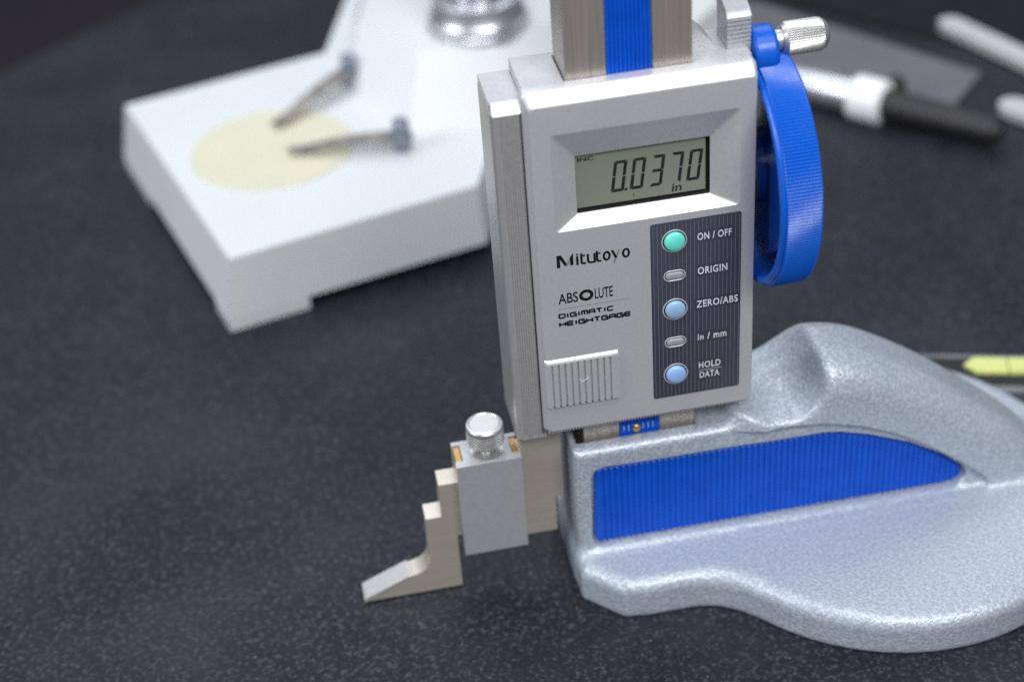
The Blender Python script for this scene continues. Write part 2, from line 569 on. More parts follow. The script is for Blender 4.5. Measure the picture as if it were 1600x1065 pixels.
def base_mesh():
    h = 0.85
    x = np.arange(-35, 184, h, dtype=np.float32)
    y = np.arange(-71, 101, h, dtype=np.float32)
    z = np.arange(-2, 93, h, dtype=np.float32)
    XY = np.meshgrid(x, y, indexing='ij')
    XZ = np.meshgrid(x, z, indexing='ij')
    neck = [(-31, -7), (-17.5, -21), (-8, -22.3), (60, -22.3), (60, 55.3), (-8, 55.3), (-17.5, 54), (-31, 40)]
    dn = poly_sdf(XY[0], XY[1], neck)
    dc = np.sqrt((XY[0] - 97) ** 2 + (XY[1] - 15) ** 2) - 81.8
    plan = smin(dn, dc, 16)
    foot = rext(plan[:, :, None], np.abs(z - 7.0)[None, None, :] - 10.0, 5.5)
    foot = np.maximum(foot, -z[None, None, :])
    Y = y[None, :, None]
    YC = 17.0
    top = chaikin([(30, 89.5), (66, 89.5), (82, 86.2), (96, 78.5), (115, 65.5), (133, 50.5), (149, 37), (163, 22), (172, 8)])
    hp = poly_sdf(XZ[0], XZ[1], [(30, 4)] + top + [(172, 4)])
    hump = rext(hp[:, None, :], np.abs(Y - YC) - (YC + 3.0), 14)
    notch = 32.2 - np.sqrt((XZ[0] - 38) ** 2 + (XZ[1] - 104) ** 2)
    hump = smax(hump, notch[:, None, :], 3)
    scoop = 15.6 - np.sqrt((x[:, None, None] - 50.2) ** 2 + ((Y + 1) * 0.70) ** 2 + (z[None, None, :] - 81.5) ** 2)
    hump = smax(hump, scoop, 4)
    nb = poly_sdf(XZ[0], XZ[1], [(-29.8, 4), (-29.8, 66.6), (19, 66.6), (52, 67.5), (60, 60), (60, 4)])
    neckb = rext(nb[:, None, :], np.abs(Y - YC) - YC, 3.2)
    up = smin(hump, neckb, 5)
    # the flat side with its frame, on both sides
    fr = poly_sdf(XZ[0], XZ[1], FRAME)
    for sgn in (-1, 1):
        wv = (sgn * (Y - YC) - YC)                        # >0 outside the wall plane
        cut = np.maximum(fr[:, None, :], -wv)
        up = smax(up, -cut, 0.7)
    d = smin(up, foot, 5)
    pk = poly_sdf(XZ[0], XZ[1], PANEL) - 0.95
    for sgn in (-1, 1):
        wv = (sgn * (Y - YC) - YC + 3.6)
        d = smax(d, -np.maximum(pk[:, None, :], -wv), 0.8)
    # column pocket
    X3 = x[:, None, None]
    Z3 = z[None, None, :]
    pocket = np.maximum(np.maximum(np.abs(X3 + 4.4) - 22.9, np.abs(Y - 18.2) - 11.0), 40 - Z3)
    d = smax(d, -pocket, 1.0)
    # surface nets
    d = d.astype(np.float32)
    nx, ny, nz = d.shape
    ins = d < 0
    acc = np.zeros((nx - 1, ny - 1, nz - 1, 3), np.float32)
    cnt = np.zeros((nx - 1, ny - 1, nz - 1), np.float32)
    quads = []
    corners = [(i, j, k) for i in (0, 1) for j in (0, 1) for k in (0, 1)]

    def sl(a, o):
        return a[o[0]:nx - 1 + o[0], o[1]:ny - 1 + o[1], o[2]:nz - 1 + o[2]]
    c8 = {o: sl(d, o) for o in corners}
    for o in corners:
        for ax in range(3):
            if o[ax] == 0:
                q = list(o)
                q[ax] = 1
                q = tuple(q)
                a, b = c8[o], c8[q]
                mk = (a < 0) != (b < 0)
                t = np.where(mk, a / np.where(mk, a - b, 1), 0)
                for c in range(3):
                    acc[..., c] += mk * (o[c] + (t if c == ax else 0))
                cnt += mk
    act = cnt > 0
    idx = np.full(act.shape, -1, np.int64)
    idx[act] = np.arange(act.sum())
    ii = np.argwhere(act)
    V = (acc[act] / cnt[act][:, None] + ii) * h + np.array([x[0], y[0], z[0]])
    for ax in range(3):
        a = [slice(1, -1)] * 3
        b = [slice(1, -1)] * 3
        a[ax] = slice(0, -1)
        b[ax] = slice(1, None)
        A, B = ins[tuple(a)], ins[tuple(b)]
        mk = np.argwhere(A != B)
        sg = A[tuple(mk.T)]
        off = np.ones(3, int)
        off[ax] = 0
        e = mk + off
        u, v = (ax + 1) % 3, (ax + 2) % 3
        du = np.zeros(3, int)
        dv = np.zeros(3, int)
        du[u] = 1
        dv[v] = 1
        q = np.stack([idx[tuple((e - du - dv).T)], idx[tuple((e - dv).T)], idx[tuple(e.T)], idx[tuple((e - du).T)]], 1)
        q = np.where(sg[:, None], q, q[:, ::-1])
        quads.append(q)
    Q = np.concatenate(quads)
    Q = Q[(Q >= 0).all(1)]
    # two relaxation passes
    for lam in (0.45, -0.47, 0.45, -0.47, 0.4):
        sm = np.zeros_like(V)
        ct = np.zeros(len(V))
        for k in range(4):
            np.add.at(sm, Q[:, k], V[Q[:, (k + 1) % 4]])
            np.add.at(ct, Q[:, k], 1)
        V = V + lam * (sm / np.maximum(ct, 1)[:, None] - V)
    V[:, 2] = np.maximum(V[:, 2], 0.15)
    me = bpy.data.meshes.new("base")
    me.vertices.add(len(V))
    me.vertices.foreach_set("co", (V * S).astype(np.float32).ravel())
    me.loops.add(len(Q) * 4)
    me.loops.foreach_set("vertex_index", Q.astype(np.int32).ravel())
    me.polygons.add(len(Q))
    me.polygons.foreach_set("loop_start", np.arange(0, len(Q) * 4, 4, dtype=np.int32))
    me.update()
    me.validate()
    return me


me = base_mesh()
bo = finish(me, "base", M_hammer, G, smooth=70)


# ---- blue ribbed side panels
def panel_mesh(y_front, y_back, sgn):
    bm = new()
    # clip the outline into vertical ribs
    def zspan(xx):
        zs = []
        n = len(PANEL)
        for i in range(n):
            (ax, az), (bx, bz) = PANEL[i - 1], PANEL[i]
            if (ax - xx) * (bx - xx) < 0:
                t = (xx - ax) / (bx - ax)
                zs.append(az + t * (bz - az))
        return (min(zs), max(zs)) if len(zs) >= 2 else None
    xs = []
    xx = -23.0
    k = 0
    prof = [(0.0, 0.0), (0.42, 0.0), (0.60, 0.6), (0.84, 0.6)]        # crest, crest, groove, groove
    pitch = 2.32
    while xx < 125.3:
        for f, dd in (prof if xx > -20.8 else [(0.0, 0.0), (0.5, 0.0)]):
            xi = xx + f * pitch
            if xi < 125.3:
                xs.append((xi, dd))
        xx += pitch
    rows = []
    for xi, dd in xs:
        sp = zspan(xi)
        if not sp:
            continue
        z0, z1 = sp
        if z1 - z0 < 1.6:
            continue
        yb, yf = y_back, y_front + sgn * dd
        e = 0.7
        rows.append([bm.verts.new(p) for p in ((xi, yb, z0), (xi, yf + sgn * e, z0), (xi, yf, z0 + e), (xi, yf, z1 - e), (xi, yf + sgn * e, z1), (xi, yb, z1))])
    for A, B in zip(rows, rows[1:]):
        for i in range(5):
            bm.faces.new((A[i], A[i + 1], B[i + 1], B[i]))
    bm.faces.new(rows[0])
    bm.faces.new(rows[-1][::-1])
    return bm


part(obj("side_panel", panel_mesh(1.5, 3.8, 1), M_blue, G, smooth=25), "blue ribbed panel on the near side of the base")
part(obj("side_panel", panel_mesh(32.5, 30.2, -1), M_blue, G, smooth=25), "blue ribbed panel on the far side of the base")

# ---- column
bm = new()
pts = [(-24.1, 8.0), (-10.6, 8.0), (-10.6, 9.0), (4.9, 9.0), (4.9, 8.0), (18.0, 8.0), (18.0, 27.0), (-24.1, 27.0)]
prism(bm, pts, 'z', 41, 470)
colm = obj("column", bm, M_column, G, bevel=0.25, seg=1)
bm = new()
n = 11
rows = []
for i in range(n):                                        # moulded ribs of the blue strip
    x0 = -10.4 + 15.1 * i / n
    wv = 15.1 / n
    for f, dy in ((0, 0.5), (0.22, 0.0), (0.72, 0.0), (0.92, 0.5)):
        rows.append((x0 + f * wv, 7.75 + dy))
pts = rows + [(4.7, 8.95), (-10.4, 8.95)]
prism(bm, pts, 'z', 70.5, 470)
obj("scale_strip", bm, M_blue, colm, smooth=20)
bm = new()
box(bm, -10.4, 4.7, 7.7, 8.95, 60, 70.3)
foot_strip = obj("scale_strip", bm, M_blue, colm, bevel=0.15, seg=1)
part(foot_strip, "plain blue foot of the strip with white ticks")
for k in range(7):
    xk = -8.9 + 1.85 * k
    if abs(xk + 3.4) < 1.5:
        continue
    bm = new()
    box(bm, xk - 0.09, xk + 0.09, 7.62, 7.72, 67.6, 70.2)
    obj("tick_mark", bm, M_white, colm, smooth=None)
bm = new()
lathe(bm, [(0, 1.75), (0.5, 1.75), (0.8, 1.35), (0.95, 0.0)], (-4.1, 7.6, 68.3), (0, -1, 0), 24)
obj("brass_screw", bm, M_brass, colm)

# ---- display housing
bm = new()
prism(bm, [(-38.6, 8.1), (-24.6, 8.1), (-24.6, 27.6), (18.4, 27.6), (18.4, 8.1), (38.0, 8.1), (38.0, 30), (-38.6, 30)], 'z', 77.5, 214.4)
H = obj("display_housing", bm, M_silver, G, bevel=0.5, seg=2)
# front cover with the sloped window recess
bm = new()
NC = 5
loops = [
    (rrect(-39.6, 38.2, 77.2, 214.6, 1.6, NC), 7.7),
    (rrect(-39.6, 38.2, 77.2, 214.6, 1.6, NC), 4.2),
    (rrect(-39.5, 38.2, 77.4, 214.2, 1.6, NC), 3.5),
    (rrect(-39.1, 38.1, 77.9, 213.5, 1.6, NC), 2.8),
    (rrect(-38.2, 37.8, 78.8, 211.1, 1.4, NC), 0.7),
    (rrect(-37.9, 37.5, 79.1, 210.5, 1.3, NC), 0.2),
    (rrect(-37.5, 37.2, 79.6, 209.9, 1.2, NC), 0.0),
    (rrect(-31.7, 32.4, 163.0, 200.0, 1.5, NC), 0.0),
    (rrect(-31.4, 32.1, 163.3, 199.7, 1.3, NC), 0.15),
    (rrect(-23.1, 22.9, 167.0, 188.9, 0.5, NC), 4.0),
    (rrect(-23.1, 22.9, 167.0, 188.9, 0.5, NC), 4.3),
]
loft(bm, loops)
cover = obj("front_cover", bm, M_silver, H, smooth=32, weighted=True)
bm = new()
loft(bm, [(rrect(-23.1, 22.9, 167.0, 188.9, 0.5, NC), 4.3), (rrect(-23.1, 22.9, 167.0, 188.9, 0.5, NC), 6.4)], cap1=True)
obj("window_gasket", bm, M_black, H, smooth=30)
bm = new()
box(bm, -23.0, 21.7, 5.5, 6.2, 168.1, 188.8)
obj("lcd_screen", bm, M_lcd, H, smooth=None)
# seven segment digits, slanted
SEG = {'0': 'abcdef', '3': 'abcdg', '7': 'abc'}


def digit(ch, xo):
    bm = new()
    wd, ht, t, g = 4.5, 11.7, 1.08, 0.12
    z0 = 172.2
    def P(px, pz):
        return (xo + px + 0.132 * pz, z0 + pz)
    hz = {'a': ht, 'g': ht / 2 + t / 2, 'd': t}
    q = []
    for s_ in SEG[ch]:
        if s_ in hz:
            zt = hz[s_]
            zb = zt - t
            i0, i1 = (t * 0.9, t * 0.15) if s_ == 'a' else ((t * 0.15, t * 0.9) if s_ == 'd' else (t * 0.5, t * 0.5))
            q.append([P(i1 + g, zt), P(i0 + g, zb), P(wd - i0 - g, zb), P(wd - i1 - g, zt)])
        else:
            up_ = s_ in 'bf'
            zb, zt = (ht / 2 + g * 1.6, ht - g) if up_ else (g, ht / 2 - g * 1.6)
            left = s_ in 'ef'
            xa, xb = (0, t) if left else (wd - t, wd)
            cb, ct = (0, t * 0.85) if up_ else (t * 0.85, 0)
            if left:
                q.append([P(xa, zb), P(xb, zb + cb), P(xb, zt - ct), P(xa, zt)])
            else:
                q.append([P(xa, zb + cb), P(xb, zb), P(xb, zt), P(xa, zt - ct)])
    flat_quads(bm, q, 5.44)
    return bm


for ch, xo in zip("00370", (-11.0, -4.5, 2.0, 8.5, 15.0)):
    obj("lcd_digit", digit(ch, xo), M_seg, H, smooth=None)
bm = new()
flat_quads(bm, [[(-6.25, 172.2), (-5.35, 172.2), (-5.25, 173.1), (-6.1, 173.1)], [(-3.4, 169.8), (-2.95, 169.8), (-2.95, 170.3), (-3.4, 170.3)]], 5.44)
obj("decimal_point", bm, M_seg, H, smooth=None)
obj("unit_legend", text_mesh("in", 10.0, 13.3, 168.9, 171.9, 5.44, 0.012, 1.0, 0.1), M_seg, H, smooth=None)
obj("mode_legend", text_mesh("INC", -22.0, -16.4, 185.7, 187.2, 5.44, 0.03), M_seg, H, smooth=None)

# side flange, an extrusion with fine ribs
pts = [(-49.6, 30), (-49.6, 8.0), (-49.4, 6.2), (-48.9, 5.1), (-48.2, 4.5), (-47.5, 4.25)]
x_ = -47.3
while x_ < -40.6:
    pts += [(x_, 4.2), (x_ + 0.50, 4.2), (x_ + 0.60, 4.42), (x_ + 0.76, 4.42)]
    x_ += 0.84
pts += [(-40.4, 4.4), (-39.9, 5.0), (-39.75, 6.3), (-39.75, 7.9), (-38.7, 8.2), (-38.7, 30)]
bm = new()
prism(bm, pts, 'z', 74.4, 207.2)
fl_ = obj("side_flange", bm, M_silver_ribs, H, smooth=35)
bm = new()                                               # flange end cap with sloped front
prism(bm, [(4.3, 207.2), (6.1, 210.2), (8.0, 210.6), (8.0, 207.2)], 'x', -49.0, -39.7)
obj("flange_cap", bm, M_silver, H, bevel=0.35)
bm = new()
prism(bm, [(8.35, 207.2), (8.35, 210.4), (30, 210.4), (30, 207.2)], 'x', -49.4, -38.75)
obj("flange_cap", bm, M_silver, H, bevel=0.35)
# serration along the bottom edge
bm = new()
x_ = -47
while x_ < 36.5:
    yb = 4.3 if x_ < -38.6 else 1.2
    zb = 74.0 if x_ < -38.6 else 77.6
    box(bm, x_, x_ + 0.62, yb, yb + 2.5, zb, zb + 1.2)
    x_ += 1.1
sr = obj("serrated_edge", bm, M_silver, H, smooth=None)
sr["kind"] = "stuff"

# battery cover with vertical grooves
bm = new()
zt, zb = 111.4, 90.6
prof = [(-38.4, -0.1), (-37.7, -0.95), (-37.2, -1.1)]
x_ = -35.9
while x_ < -12.9:
    prof += [(x_ - 0.42, -1.1), (x_ - 0.28, -0.2), (x_ + 0.28, -0.2), (x_ + 0.42, -1.1)]
    x_ += 2.33
prof += [(-12.3, -1.1), (-11.9, -0.95), (-11.6, 0.4)]
prof = [(-38.4, 0.4)] + prof
rows = []
for zz, mode in ((zt, 0), (zt - 0.35, 1), (zt - 0.8, 4), (zt - 1.3, 5), (zt - 1.8, 2), (zt - 1.85, 3), (zb + 0.05, 3)):
    row = []
    for px, py in prof:
        full = -1.1 if -37.3 < px < -12.2 else py
        yy = (0.2, max(full, -0.25), full, py, max(full, -0.65), max(full, -0.95))[mode]
        row.append(bm.verts.new((px, yy, zz)))
    rows.append(row)
rows.append([bm.verts.new((px, 0.4, zb)) for px, py in prof])
for A, B in zip(rows, rows[1:]):
    for i in range(len(A) - 1):
        bm.faces.new((A[i], A[i + 1], B[i + 1], B[i]))
obj("battery_cover", bm, M_silver, H, smooth=35)
bm = new()
box(bm, -38.2, -11.7, -0.05, 0.3, 90.15, 90.55)
obj("cover_seam", bm, M_black, H, smooth=None)
bm = new()                                              # little bright arrow mark
stroke(bm, [(-26.4, 101.9), (-25.2, 100.6), (-22.8, 102.2)], 0.42, -1.16)
stroke(bm, [(-23.6, 102.9), (-23.1, 100.9)], 0.3, -1.17)
obj("arrow_mark", bm, M_white, H, smooth=None)

# keypad
bm = new()
loft(bm, [(rrect(0.85, 32.85, 86.4, 160.6, 0.9, NC), 0.3), (rrect(0.85, 32.85, 86.4, 160.6, 0.9, NC), -0.12), (rrect(1.05, 32.65, 86.6, 160.4, 0.8, NC), -0.22)], cap1=True)
key = obj("keypad_panel", bm, M_key, H, smooth=30)
YK = -0.25
BX = 9.15
BZ = [152.9 - 14.1 * i for i in range(5)]
TXT = [("ON / OFF", 17.3, 29.4, 151.6, 154.5), ("ORIGIN", 17.4, 28.0, 137.6, 140.6), ("ZERO/ABS", 16.9, 31.9, 123.7, 126.7),
       ("in / mm", 17.3, 27.9, 109.6, 112.5), ("HOLD", 17.7, 25.8, 97.0, 99.9), ("DATA", 18.0, 25.4, 92.7, 95.5)]
bm = new()
for i in range(22):
    xs_ = 1.75 + 1.45 * i
    gaps = []
    for k, bz_ in enumerate(BZ):
        rr = 4.9 if k % 2 == 0 else 0
        if rr and abs(xs_ - BX) < rr:
            hh = math.sqrt(rr * rr - (xs_ - BX) ** 2)
            gaps.append((bz_ - hh, bz_ + hh))
        if not rr and abs(xs_ - BX) < 4.1:
            gaps.append((bz_ - 2.6, bz_ + 2.6))
    for t_, a, b, c, d_ in TXT:
        if a - 0.9 < xs_ < b + 0.9:
            gaps.append((c - 1.0, d_ + 1.0))
    gaps.sort()
    z_ = 87.2
    for g0, g1 in gaps + [(159.8, 160)]:
        if g0 > z_:
            flat_quads(bm, [[(xs_ - 0.11, z_), (xs_ + 0.11, z_), (xs_ + 0.11, g0), (xs_ - 0.11, g0)]], YK)
        z_ = max(z_, g1)
ps = obj("pinstripes", bm, M_pin, H, smooth=None)
for t_, a, b, c, d_ in TXT:
    obj("key_legend", text_mesh(t_, a, b, c, d_, YK - 0.02, 0.022, 1.12), M_white, H, smooth=None)
bm = new()
flat_quads(bm, [[(17.6, 96.1), (26.2, 96.1), (26.2, 96.28), (17.6, 96.28)]], YK - 0.02)
obj("legend_rule", bm, M_white, H, smooth=None)


def stadium(bm, cx_, cz_, hw, r, levels, cap=True):
    loops = []
    for sc, yy in levels:
        rr = max(0.05, r - sc)
        pts = arc(cx_ + hw, cz_, rr, rr, -90, 90, 14) + arc(cx_ - hw, cz_, rr, rr, 90, 270, 14)
        loops.append((pts, yy))
    loft(bm, loops, cap1=cap)


for k, bz_ in enumerate(BZ):
    if k % 2 == 0:
        ro, hw, mt, lb = 4.55, 0.0, (M_green, None, M_btnpale, None, M_btnblue)[k], ("green round button", "", "pale blue round button", "", "light blue round button")[k]
    else:
        ro, hw, mt, lb = 2.25, 1.75, M_btngrey, "small grey oval button"
    bm = new()
    stadium(bm, BX, bz_, hw, ro, [(0.0, YK + 0.1), (0.0, -0.35), (0.12, -0.45), (0.35, -0.45), (0.5, -0.3), (0.5, 0.1)], cap=False)
    obj("button_ring", bm, M_silver, H, smooth=40)
    bm = new()
    stadium(bm, BX, bz_, hw, ro - 0.5, [(0.0, -0.27), (0.3, -0.24), (0.3, -0.23)])
    obj("button_well", bm, M_black, H, smooth=40)
    bm = new()
    if k % 2 == 0:
        rb = ro - 0.92
        stadium(bm, BX, bz_, hw, rb, [(0.0, -0.2), (0.0, -0.95)] + [(rb * (1 - math.cos(math.radians(a))), -0.95 - 1.0 * math.sin(math.radians(a))) for a in (18, 36, 50, 62, 72, 80, 86)])
    else:
        rb = ro - 0.75
        stadium(bm, BX, bz_, hw, rb, [(0.0, -0.2), (0.0, -0.5)] + [(rb * (1 - math.cos(math.radians(a))), -0.5 - 0.45 * math.sin(math.radians(a))) for a in (20, 40, 58, 72, 84)])
    part(obj("button", bm, mt, H, smooth=50), lb)

# front lettering
YT = -0.05


def put(bm, mtl=M_print, nm="lettering"):
    return obj(nm, bm, mtl, H, smooth=None)


bm = new()
zb_, cap_ = 149.2, 4.95
st = 0.80
flat_quads(bm, [[(-31.8, zb_), (-30.65, zb_), (-30.65, zb_ + cap_), (-31.8, zb_ + cap_)],
                [(-30.65, zb_ + cap_), (-30.65, zb_ + cap_ - 1.6), (-28.95, zb_ + 0.2), (-28.35, zb_ + 1.2), (-30.2, zb_ + cap_)],
                [(-27.15, zb_ + 0.35), (-26.05, zb_ + 0.35), (-26.05, zb_ + cap_), (-26.35, zb_ + cap_), (-27.15, zb_ + 3.2)]], YT)
xh = 3.8


def st_(pts, wd=None, dy=0.0):
    stroke(bm, pts, wd or st, YT - dy)


st_([(-24.65, zb_), (-24.65, zb_ + xh - 0.1)], 0.8)
flat_quads(bm, [[(-25.05, zb_ + 4.0), (-24.25, zb_ + 4.0), (-24.25, zb_ + 4.6), (-25.05, zb_ + 4.6)]], YT)


def tee(x0):
    st_([(x0, zb_ + 4.5), (x0, zb_ + 0.9), (x0 + 0.28, zb_ + 0.42), (x0 + 0.8, zb_ + 0.33), (x0 + 1.45, zb_ + 0.4)])
    st_([(x0 + 0.3, zb_ + xh - 0.35), (x0 + 1.25, zb_ + xh - 0.35)], 0.6, 0.012)


def oh(x0, x1):
    pts = arc((x0 + x1) / 2, zb_ + xh / 2, (x1 - x0) / 2 - st / 2, xh / 2 - st / 2 + 0.05, 0, 360, 28)[:-1]
    stroke(bm, pts, st, YT, closed=True)


tee(-23.2)
st_([(-20.95, zb_ + xh), (-20.95, zb_ + 1.1), (-20.6, zb_ + 0.5), (-20.0, zb_ + 0.33), (-18.75, zb_ + 0.33), (-18.75, zb_ + 0.34)])
st_([(-18.65, zb_ - 0.0), (-18.65, zb_ + xh)], st, 0.012)
tee(-17.8)
oh(-15.85, -13.05)
st_([(-12.55, zb_ + xh), (-11.15, zb_ + 0.55)], 0.85)
oh(-9.15, -6.3)
put(bm)
bm = new()
st_([(-28.45, zb_ + 0.25), (-26.55, zb_ + 4.35)], 0.62)
st_([(-12.05, zb_ - 1.35), (-10.0, zb_ + xh - 0.1)], 0.62)
put(bm, M_greyprint)
za = 134.3
put(text_mesh("ABS", -32.0, -25.1, za, za + 4.3, YT, 0.012, 1.0))
put(text_mesh("LUTE", -19.15, -12.8, za, za + 4.3, YT, 0.012, 1.0))
bm = new()
stroke(bm, arc(-22.15, za + 2.15, 1.95, 1.75, 0, 360, 36)[:-1], 1.15, YT - 0.01, closed=True)
put(bm)
bm = new()
flat_quads(bm, [[(-32.1, 132.15), (-6.7, 132.15), (-6.7, 132.35), (-32.1, 132.35)]], YT)
put(bm, M_greyprint, "lettering_rule")
GL = {
    'D': [[(0, 0), (0, 1), (.8, 1), (1, .8), (1, .2), (.8, 0), (0, 0)]],
    'I': [[(.5, 0), (.5, 1)]],
    'G': [[(1, 1), (.15, 1), (0, .85), (0, .15), (.15, 0), (1, 0), (1, .52), (.5, .52)]],
    'M': [[(0, 0), (0, .85), (.15, 1), (.9, 1), (1, .85), (1, 0)], [(.5, 1), (.5, 0)]],
    'A': [[(0, 0), (0, .85), (.15, 1), (.85, 1), (1, .85), (1, 0)], [(0, .42), (1, .42)]],
    'T': [[(0, 1), (1, 1)], [(.5, 1), (.5, 0)]],
    'C': [[(1, 1), (.15, 1), (0, .85), (0, .15), (.15, 0), (1, 0)]],
    'H': [[(0, 0), (0, 1)], [(1, 0), (1, 1)], [(0, .5), (1, .5)]],
    'E': [[(1, 1), (.15, 1), (0, .85), (0, .15), (.15, 0), (1, 0)], [(0, .5), (.95, .5)]],
}


def wide(s, x0, x1, z0, ht, wd):
    bm = new()
    ws = [0.35 if c == 'I' else 1.0 for c in s]
    gap = 0.34
    tot = sum(ws) + gap * (len(s) - 1)
    u = (x1 - x0) / tot
    x = x0
    for c, ww in zip(s, ws):
        for k, pl_ in enumerate(GL[c]):
            stroke(bm, [(x + (p[0] * ww) * u, z0 + wd / 2 + p[1] * (ht - wd)) for p in pl_], wd, YT - 0.012 * k)
        x += (ww + gap) * u
    return bm


put(wide("DIGIMATIC", -32.0, -12.9, 128.25, 2.15, 0.6))
put(wide("HEIGHTGAGE", -32.0, -6.8, 124.75, 2.2, 0.64))

# ---- slider shoulder and fine-feed lever behind the cover
bm = new()
prism(bm, [(18.6, 214.4), (18.6, 222.5), (20.5, 222.0), (23.0, 220.6), (25.6, 218.2), (27.8, 215.2), (28.4, 214.4)], 'y', 17, 27)
obj("slider_shoulder", bm, M_silver, G, bevel=0.5)
bm = new()
prof = [(13.0, 212), (13.0, 225.0), (13.6, 226.3), (15.0, 227.6), (24.0, 231.0), (25.0, 230.4), (25.0, 212)]
pz = [(13.0, 214.6)]
z_ = 216.0
while z_ < 225:
    pz += [(13.0, z_), (13.35, z_ + 0.2), (13.35, z_ + 0.55), (13.0, z_ + 0.75)]
    z_ += 1.45
prism(bm, [(13.0, 212)] + pz + prof[2:], 'x', 31.2, 39.2)
obj("thumb_lever", bm, M_clamp, G, bevel=0.3, limit=50)

# ---- hand wheel
WC = (0, 17.1, 167.4)
prof = [(38.9, 39.6), (38.95, 40.5), (39.3, 41.1), (39.9, 41.5), (40.5, 41.4), (40.65, 42.0), (40.9, 42.5), (51.9, 42.5), (52.5, 42.2), (53.0, 41.5), (53.0, 12.0),
        (50.5, 12.0), (50.5, 35.0), (49.5, 37.2), (47.5, 38.2), (39.4, 38.8)]
bm = new()
lathe(bm, prof, WC, (1, 0, 0), 460, closed=True, rib=((6, 7), 0.5))
wheel = obj("hand_wheel", bm, M_bluegloss, G, smooth=28)
bm = new()
lathe(bm, [(37.5, 0), (37.5, 13), (45, 13), (46, 12.2), (53.6, 12.2), (54.2, 11.4), (54.2, 0)], WC, (1, 0, 0), 64)
obj("wheel_hub", bm, M_bluedark, wheel)
bm = new()
lathe(bm, [(43.0, 13), (43.0, 30), (43.8, 31), (50.6, 31)], WC, (1, 0, 0), 64)
obj("inner_disc", bm, M_bluedark, wheel)
bm = new()                                               # boss that carries the crank
lathe(bm, [(39.6, 0), (39.6, 7.6), (40.0, 8.4), (40.8, 8.9), (46.6, 8.9), (47.8, 8.2), (48.4, 7.0), (48.4, 0)], (0, 17.1, 210.4), (1, 0, 0), 48)
obj("crank_boss", bm, M_bluegloss, wheel)
bm = new()
lathe(bm, [(47.9, 0), (47.9, 3.6), (50.6, 3.6), (50.7, 4.6), (51.6, 5.2), (52.2, 5.75), (63.0, 5.75), (64.3, 5.5), (65.6, 4.7), (66.5, 3.4), (67.0, 1.6), (67.1, 0)],
      (0, 17.1, 213.4), (1, 0, 0.0), 88, rib=((5, 6), 0.34))
obj("crank_knob", bm, M_steelbr, wheel, smooth=24)
# gearbox stub between housing and wheel
bm = new()
lathe(bm, [(37.9, 0), (37.9, 17), (38.6, 17), (38.8, 16.2), (38.8, 0)], WC, (1, 0, 0), 48)
obj("wheel_bearing", bm, M_black, G)

# ---- jaw, scriber, clamp
bm = new()
prism(bm, [(-50, 37.4), (-50, 21.2), (-35.7, 21.2), (-35.7, 37.6), (-32.4, 37.6), (-32.4, 76), (-47.6, 76), (-47.6, 62), (-50, 62)], 'y', 12, 21)
obj("jaw", bm, M_steel, G, bevel=0.25, seg=1)
bm = new()
pts = [(-112.9, 0.94), (-113.4, 1.9), (-110.6, 3.1), (-95.2, 9.9), (-92.6, 10.4), (-90.2, 11.2), (-88.3, 12.7), (-87.1, 14.8), (-86.5, 17.5)]
pts += [(-86.2, 37.6), (-80.1, 37.6), (-79.8, 53.1), (-70.5, 53.1), (-70.5, 27), (-74.8, 27), (-74.9, 0.94)]
prism(bm, pts[::-1], 'y', 12, 21)
scr = obj("scriber", bm, M_steel, G, bevel=0.2, seg=1, limit=30)
bm = new()                                              # polished carbide edge brazed on the toe
prism(bm, [(-113.9, 0.95), (-113.9, 2.2), (-112.6, 3.0), (-95.3, 10.5), (-95.0, 9.7), (-112.6, 1.7), (-112.6, 0.95)][::-1], 'y', 11.75, 21.25)
part(obj("scriber_tip", bm, M_tip, scr, bevel=0.12, seg=1), "bright polished scribing edge")
bm = new()
# clamp box: front plate, back plate, bridge
prism(bm, [(-72.7, 19.6), (-48.2, 19.6), (-48.0, 63.2), (-72.6, 63.2)], 'y', 8, 11.8)
prism(bm, [(-72.7, 19.6), (-48.2, 19.6), (-48.0, 63.2), (-72.6, 63.2)], 'y', 21.2, 23.4)
prism(bm, [(-69.6, 57.0), (-51.0, 57.0), (-51.0, 63.1), (-69.6, 63.1)], 'y', 11.7, 21.3)
clamp = obj("scriber_clamp", bm, M_clamp, G, bevel=0.3)
for x0, x1 in ((-72.2, -70.0), (-50.7, -48.6)):
    bm = new()
    box(bm, x0, x1, 12.2, 20.6, 50, 62.7)
    obj("slot_end_block", bm, M_brass, clamp, bevel=0.2)  # jaw and scriber ends; brass colour stands in for their warm reflection
bm = new()
lathe(bm, [(63.1, 6.4), (63.25, 6.3), (63.25, 0)], (-60, 15.4, 0), (0, 0, 1), 48)
obj("screw_seat", bm, M_steelbr, clamp)
# knurled screw head: alternating diamonds
bm = new()
n, mrows = 72, 9
rad, z0, z1 = 7.15, 68.0, 74.2
cxk, cyk = -60.0, 15.4
grid = []
for j in range(mrows + 1):
    row = []
    zz = z0 + (z1 - z0) * j / mrows
    for i in range(n):
        t = 2 * math.pi * (i + 0.0) / n
        r_ = rad - (0.5 if (i + j) % 2 else 0.0)
        if j in (0, mrows):
            r_ = rad - 0.4
        row.append(bm.verts.new((cxk + r_ * math.cos(t), cyk + r_ * math.sin(t), zz)))
    grid.append(row)
for j in range(mrows):
    for i in range(n):
        k = (i + 1) % n
        a, b, c, d_ = grid[j][i], grid[j][k], grid[j + 1][k], grid[j + 1][i]
        if (i + j) % 2:
            bm.faces.new((a, b, c))
            bm.faces.new((a, c, d_))
        else:
            bm.faces.new((a, b, d_))
            bm.faces.new((b, c, d_))
bm.faces.new(grid[0][::-1])
prev = grid[-1]
